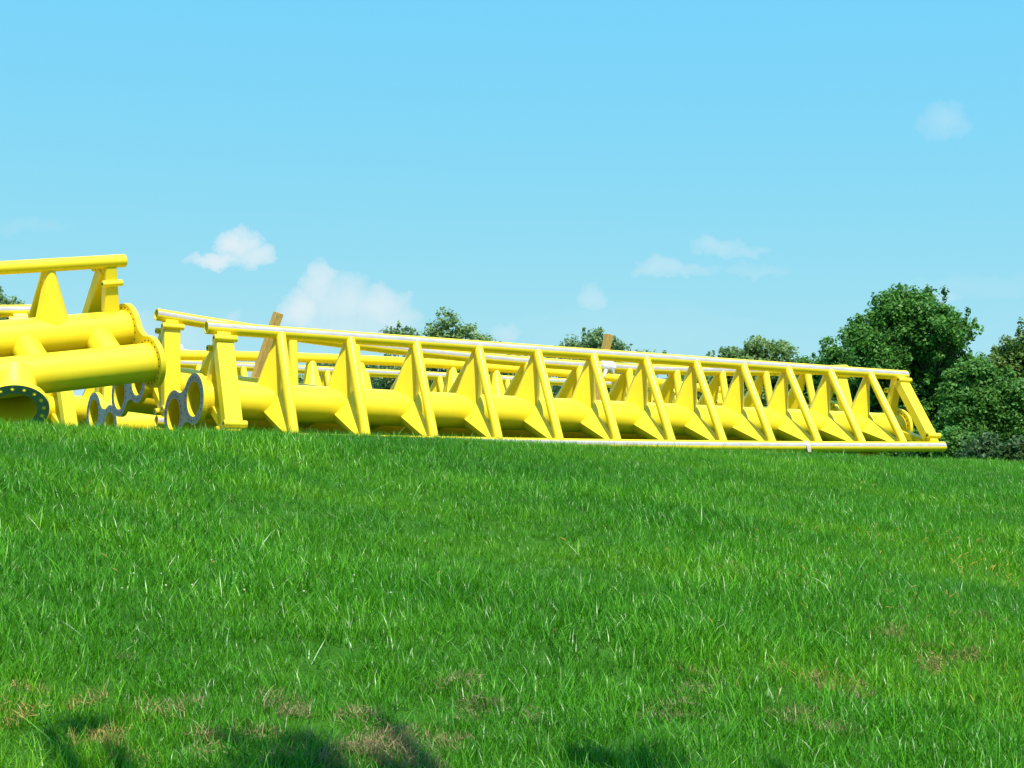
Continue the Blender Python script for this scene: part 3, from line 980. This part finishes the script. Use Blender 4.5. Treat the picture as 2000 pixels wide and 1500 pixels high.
def blades_mesh(name, n, radius, hmin, hmax, wid, lean, cols, seed, bend=.5, mat='grass'):
    """n curved blades round the origin, one mesh"""
    g = np.random.default_rng(seed)
    a = g.uniform(0, 2 * math.pi, n); r = radius * np.sqrt(g.uniform(0, 1, n))
    bx, by = r * np.cos(a), r * np.sin(a)
    h = g.uniform(hmin, hmax, n)
    w = wid * g.uniform(.6, 1.3, n)
    az = g.uniform(0, 2 * math.pi, n)
    ln = lean * np.abs(g.normal(size=n)) + .08
    bd = bend * g.uniform(.2, 1.3, n)
    fa = az + g.normal(size=n) * .9 + math.pi / 2
    S = 4
    pts = np.zeros((n, 2 * S - 1, 3))
    px, py, pz = bx.copy(), by.copy(), np.full(n, -.012)
    ang = ln.copy()
    for sidx in range(S):
        t = sidx / (S - 1)
        ww = w * (1 - t) ** .7 * .5
        cx, cy = np.cos(fa) * ww, np.sin(fa) * ww
        if sidx < S - 1:
            pts[:, 2 * sidx] = np.stack([px - cx, py - cy, pz], 1)
            pts[:, 2 * sidx + 1] = np.stack([px + cx, py + cy, pz], 1)
        else:
            pts[:, 2 * sidx] = np.stack([px, py, pz], 1)
        seg = (h + .006) / (S - 1)
        px = px + np.cos(az) * np.sin(ang) * seg; py = py + np.sin(az) * np.sin(ang) * seg; pz = pz + np.cos(ang) * seg
        ang = np.minimum(ang + bd * (.35 + .65 * t), 2.0)
    m = 2 * S - 1
    base = np.arange(n)[:, None] * m
    T = []
    for sidx in range(S - 2):
        q = 2 * sidx
        T.append(np.c_[base + q, base + q + 1, base + q + 3]); T.append(np.c_[base + q, base + q + 3, base + q + 2])
    q = 2 * (S - 2)
    T.append(np.c_[base + q, base + q + 1, base + q + 2])
    me = np_mesh(name, pts.reshape(-1, 3), np.concatenate(T), True)
    c1, c2 = np.array(cols[0]), np.array(cols[1])
    t = g.uniform(0, 1, (n, 1)) ** 1.4
    col = (c1 * (1 - t) + c2 * t)
    if len(cols) > 2:
        k = g.uniform(0, 1, n) < cols[3]
        col[k] = np.array(cols[2])
    col = np.repeat(col, m, 0)
    ca = me.color_attributes.new('blade_col', 'FLOAT_COLOR', 'POINT')
    ca.data.foreach_set('color', np.c_[col, np.ones(len(col))].astype(np.float32).ravel())
    me.materials.append(M[mat])
    return me


def scatter(name, protos, P, rot, scl, idx, label=None):
    """one object: proto meshes instanced at the points P by geometry nodes"""
    coll = bpy.data.collections.new(name + '_blades')
    for k, me in enumerate(protos):
        o = bpy.data.objects.new('%s_%02d' % (me.name, k), me); coll.objects.link(o)
    me = bpy.data.meshes.new(name)
    me.vertices.add(len(P)); me.vertices.foreach_set('co', np.asarray(P, np.float32).ravel())
    at = me.attributes.new('rot', 'FLOAT_VECTOR', 'POINT'); at.data.foreach_set('vector', np.asarray(rot, np.float32).ravel())
    at = me.attributes.new('scl', 'FLOAT', 'POINT'); at.data.foreach_set('value', np.asarray(scl, np.float32))
    at = me.attributes.new('pick', 'INT', 'POINT'); at.data.foreach_set('value', np.asarray(idx, np.int32))
    ob = bpy.data.objects.new(name, me); COL.objects.link(ob)
    ng = bpy.data.node_groups.new(name + '_scatter', 'GeometryNodeTree')
    ng.interface.new_socket('Geometry', in_out='INPUT', socket_type='NodeSocketGeometry')
    ng.interface.new_socket('Geometry', in_out='OUTPUT', socket_type='NodeSocketGeometry')
    n, l = ng.nodes, ng.links
    gi, go = n.new('NodeGroupInput'), n.new('NodeGroupOutput')
    ci = n.new('GeometryNodeCollectionInfo'); ci.inputs['Collection'].default_value = coll
    ci.inputs['Separate Children'].default_value = True; ci.inputs['Reset Children'].default_value = True
    ip = n.new('GeometryNodeInstanceOnPoints'); ip.inputs['Pick Instance'].default_value = True

    def attr(nm, dt):
        a = n.new('GeometryNodeInputNamedAttribute'); a.data_type = dt; a.inputs['Name'].default_value = nm
        return [o for o in a.outputs if o.enabled and o.name == 'Attribute'][0]
    l.new(gi.outputs[0], ip.inputs['Points']); l.new(ci.outputs[0], ip.inputs['Instance'])
    l.new(attr('pick', 'INT'), ip.inputs['Instance Index'])
    l.new(attr('rot', 'FLOAT_VECTOR'), ip.inputs['Rotation'])
    l.new(attr('scl', 'FLOAT'), ip.inputs['Scale'])
    l.new(ip.outputs[0], go.inputs[0])
    md = ob.modifiers.new('scatter', 'NODES'); md.node_group = ng
    tag(ob, label, None, None, 'stuff')
    return ob


def sample(density, ymin, ymax, margin=1.6, smax=3.0, fn=None):
    """points on the lawn inside a wedge a little wider than the view"""
    out = []
    n = int(density * (ymax - ymin) * 2 * (.36 * ymax + margin))
    y = rng.uniform(ymin, ymax, n); x = rng.uniform(-1, 1, n) * (.36 * ymax + margin)
    ok = np.abs(x) < .36 * y + margin
    s = (y - .88 * x - 14.3) * .751
    ok &= s < smax
    x, y = x[ok], y[ok]
    if fn is not None:
        k = rng.uniform(0, 1, len(x)) < fn(x, y); x, y = x[k], y[k]
    return np.stack([x, y, ground(x, y)], 1)


def vnoise(x, y, sc, seed):
    g = np.random.default_rng(seed)
    v = 0
    for k in range(7):
        a = g.uniform(0, 2 * math.pi); f = sc * g.uniform(.6, 1.6)
        v = v + np.sin((x * math.cos(a) + y * math.sin(a)) * f + g.uniform(0, 6.28))
    return v / 7 ** .5          # about unit variance


def rots(n, tilt=.10):
    return np.stack([rng.normal(0, tilt, n), rng.normal(0, tilt, n), rng.uniform(0, 6.28, n)], 1)


GC = ((.030, .152, .003), (.128, .415, .008))
GL = ((.045, .212, .004), (.155, .475, .016))
turf = [blades_mesh('turf', 62, .085, .03, .085, .0034, .68, GC, 100 + k, bend=.7) for k in range(7)]
turf += [blades_mesh('turf_long', 36, .09, .05, .125, .0042, .72, GL, 120 + k, bend=.8) for k in range(4)]
turf += [blades_mesh('turf_short', 50, .075, .025, .06, .0040, .5, ((.045, .20, .004), (.15, .40, .012), (.30, .22, .08), .05), 140 + k) for k in range(3)]

P = np.concatenate([sample(250, 2.2, 9.0), sample(230, 9.0, 14.0), sample(190, 14., 30., 2.5)])
n = len(P)
v = vnoise(P[:, 0], P[:, 1], 1.6, 7) + .6 * vnoise(P[:, 0], P[:, 1], 4.5, 8)
near_dry = np.clip((8.5 - P[:, 1]) / 3.5, 0, 1)
u_ = rng.uniform(0, 1, n)
idx = rng.integers(0, 7, n)
lm = u_ < np.clip(.25 + .22 * v, .04, .6); idx[lm] = 7 + rng.integers(0, 4, lm.sum())
v2 = vnoise(P[:, 0], P[:, 1], 2.2, 21)
sm = (rng.uniform(0, 1, n) < np.clip((v2 - .55) * 1.2, 0, .85) * (.25 + .75 * near_dry)); idx[sm] = 11 + rng.integers(0, 3, sm.sum())
scl = rng.uniform(.75, 1.25, n) * np.clip(1 + .14 * v, .7, 1.4)
lawn = scatter('lawn_grass', turf, P, rots(n), scl, idx, 'short green lawn grass covering the slope')

# coarse long blades in loose tufts
tuft = [blades_mesh('coarse_tuft', 6, .06, .08, .20, .0068, .75, ((.035, .21, .010), (.15, .44, .075)), 200 + k, bend=.55) for k in range(6)]
P = sample(15, 3.0, 15.5, fn=lambda x, y: np.clip(.45 + .45 * vnoise(x, y, 1.9, 33), .05, 1) * np.clip(1.25 - y / 15., .15, 1))
scatter('coarse_grass', tuft, P, rots(len(P), .2), rng.uniform(.65, 1.15, len(P)), rng.integers(0, 6, len(P)), 'long coarse grass blades scattered over the lawn')

# dry clippings
dry = [blades_mesh('clippings', 120, .085, .015, .050, .0030, 1.25, ((.20, .15, .06), (.40, .31, .15)), 300 + k, bend=.8, mat='dry') for k in range(3)]


spots = [(590, 1138, 3, .03), (905, 1345, 3, .04), (935, 1390, 4, .07), (90, 1385, 5, .12), (265, 1465, 6, .09), (655, 1478, 14, .14), (720, 1455, 8, .12), (580, 1395, 4, .07),
         (1292, 1393, 5, .08), (1775, 1250, 3, .06), (1815, 1290, 6, .10), (1605, 1440, 5, .06), (1525, 1405, 3, .04), (1370, 1350, 4, .12), (1650, 1355, 3, .05),
         (800, 1440, 5, .16), (430, 1405, 4, .14), (1910, 1210, 3, .10), (1430, 1120, 1, .02), (1560, 1345, 4, .15)]
DP = []
for xp, yp, k, sd in spots:
    c = on_ground(xp, yp)
    if c is None: continue
    for _ in range(k):
        x, y = c.x + rng.normal(0, sd), c.y + rng.normal(0, sd); DP.append((x, y, G(x, y) + .022))
DP = np.array(DP)
scatter('dry_grass', dry, DP, rots(len(DP), .25), rng.uniform(.6, 1.1, len(DP)), rng.integers(0, 3, len(DP)), 'clumps of dry straw-coloured grass clippings')

# rusty foxtail seed heads in the right half, a few elsewhere


def head_mesh(name, kind, seed):
    g = np.random.default_rng(seed)
    b = MB()
    if kind == 'foxtail':
        h = .10 + .05 * g.uniform(); a = g.uniform(0, 6.28); k = .03
        dx, dy = math.cos(a) * k, math.sin(a) * k
        b.tube([(0, 0, 0), (dx * .3, dy * .3, h * .55), (dx, dy, h)], [.0012, .0011, .0011], 4, mat=0)
        b.tube([(dx, dy, h), (dx * 1.35, dy * 1.35, h + .010), (dx * 1.9, dy * 1.9, h + .022), (dx * 2.5, dy * 2.5, h + .030)], [.0018, .0038, .0036, .0010], 6, mat=0)
        col = [(.10, .20, .03)] * 12 + [(.28, .24, .035)] * 200
    else:
        h = .065 + .03 * g.uniform()
        b.tube([(0, 0, 0), (.004, 0, h)], [.0012, .0012], 4)
        b.tube([(.004, 0, h - .003), (.004, 0, h + .003), (.004, 0, h + .010), (.004, 0, h + .014)], [.004, .0085, .0075, .002], 8)
        col = [(.08, .18, .03)] * 8 + [(.55, .52, .40)] * 200
    me = bpy.data.meshes.new(name); me.from_pydata(b.v, [], b.f); me.update()
    ca = me.color_attributes.new('blade_col', 'FLOAT_COLOR', 'POINT')
    for q in range(len(me.vertices)): ca.data[q].color = (*col[q], 1)
    me.materials.append(M['dry'])
    return me


fox = [head_mesh('foxtail', 'foxtail', 400 + k) for k in range(5)]
P = sample(200, 5.5, 13.0, fn=lambda x, y: np.clip(np.exp(-((x - .30 * y) / (.11 * y)) ** 2 - ((y - 8.6) / 1.7) ** 2) * .5 * np.clip(.7 + .7 * vnoise(x, y, 3., 61), 0, 1.4), 0, 1) + .004)
scatter('foxtail_heads', fox, P, rots(len(P), .25), rng.uniform(.45, .75, len(P)), rng.integers(0, 5, len(P)), 'rusty foxtail seed heads standing in the grass')
clo = [head_mesh('clover', 'clover', 420 + k) for k in range(3)]
P = sample(9, 4.5, 9., fn=lambda x, y: np.exp(-((x + .22 * y) / (.10 * y)) ** 2 - ((y - 6.2) / .9) ** 2) + .006)
scatter('clover_flowers', clo, P, rots(len(P), .2), rng.uniform(.4, .6, len(P)), rng.integers(0, 3, len(P)), 'small white clover flowers dotted in the grass')
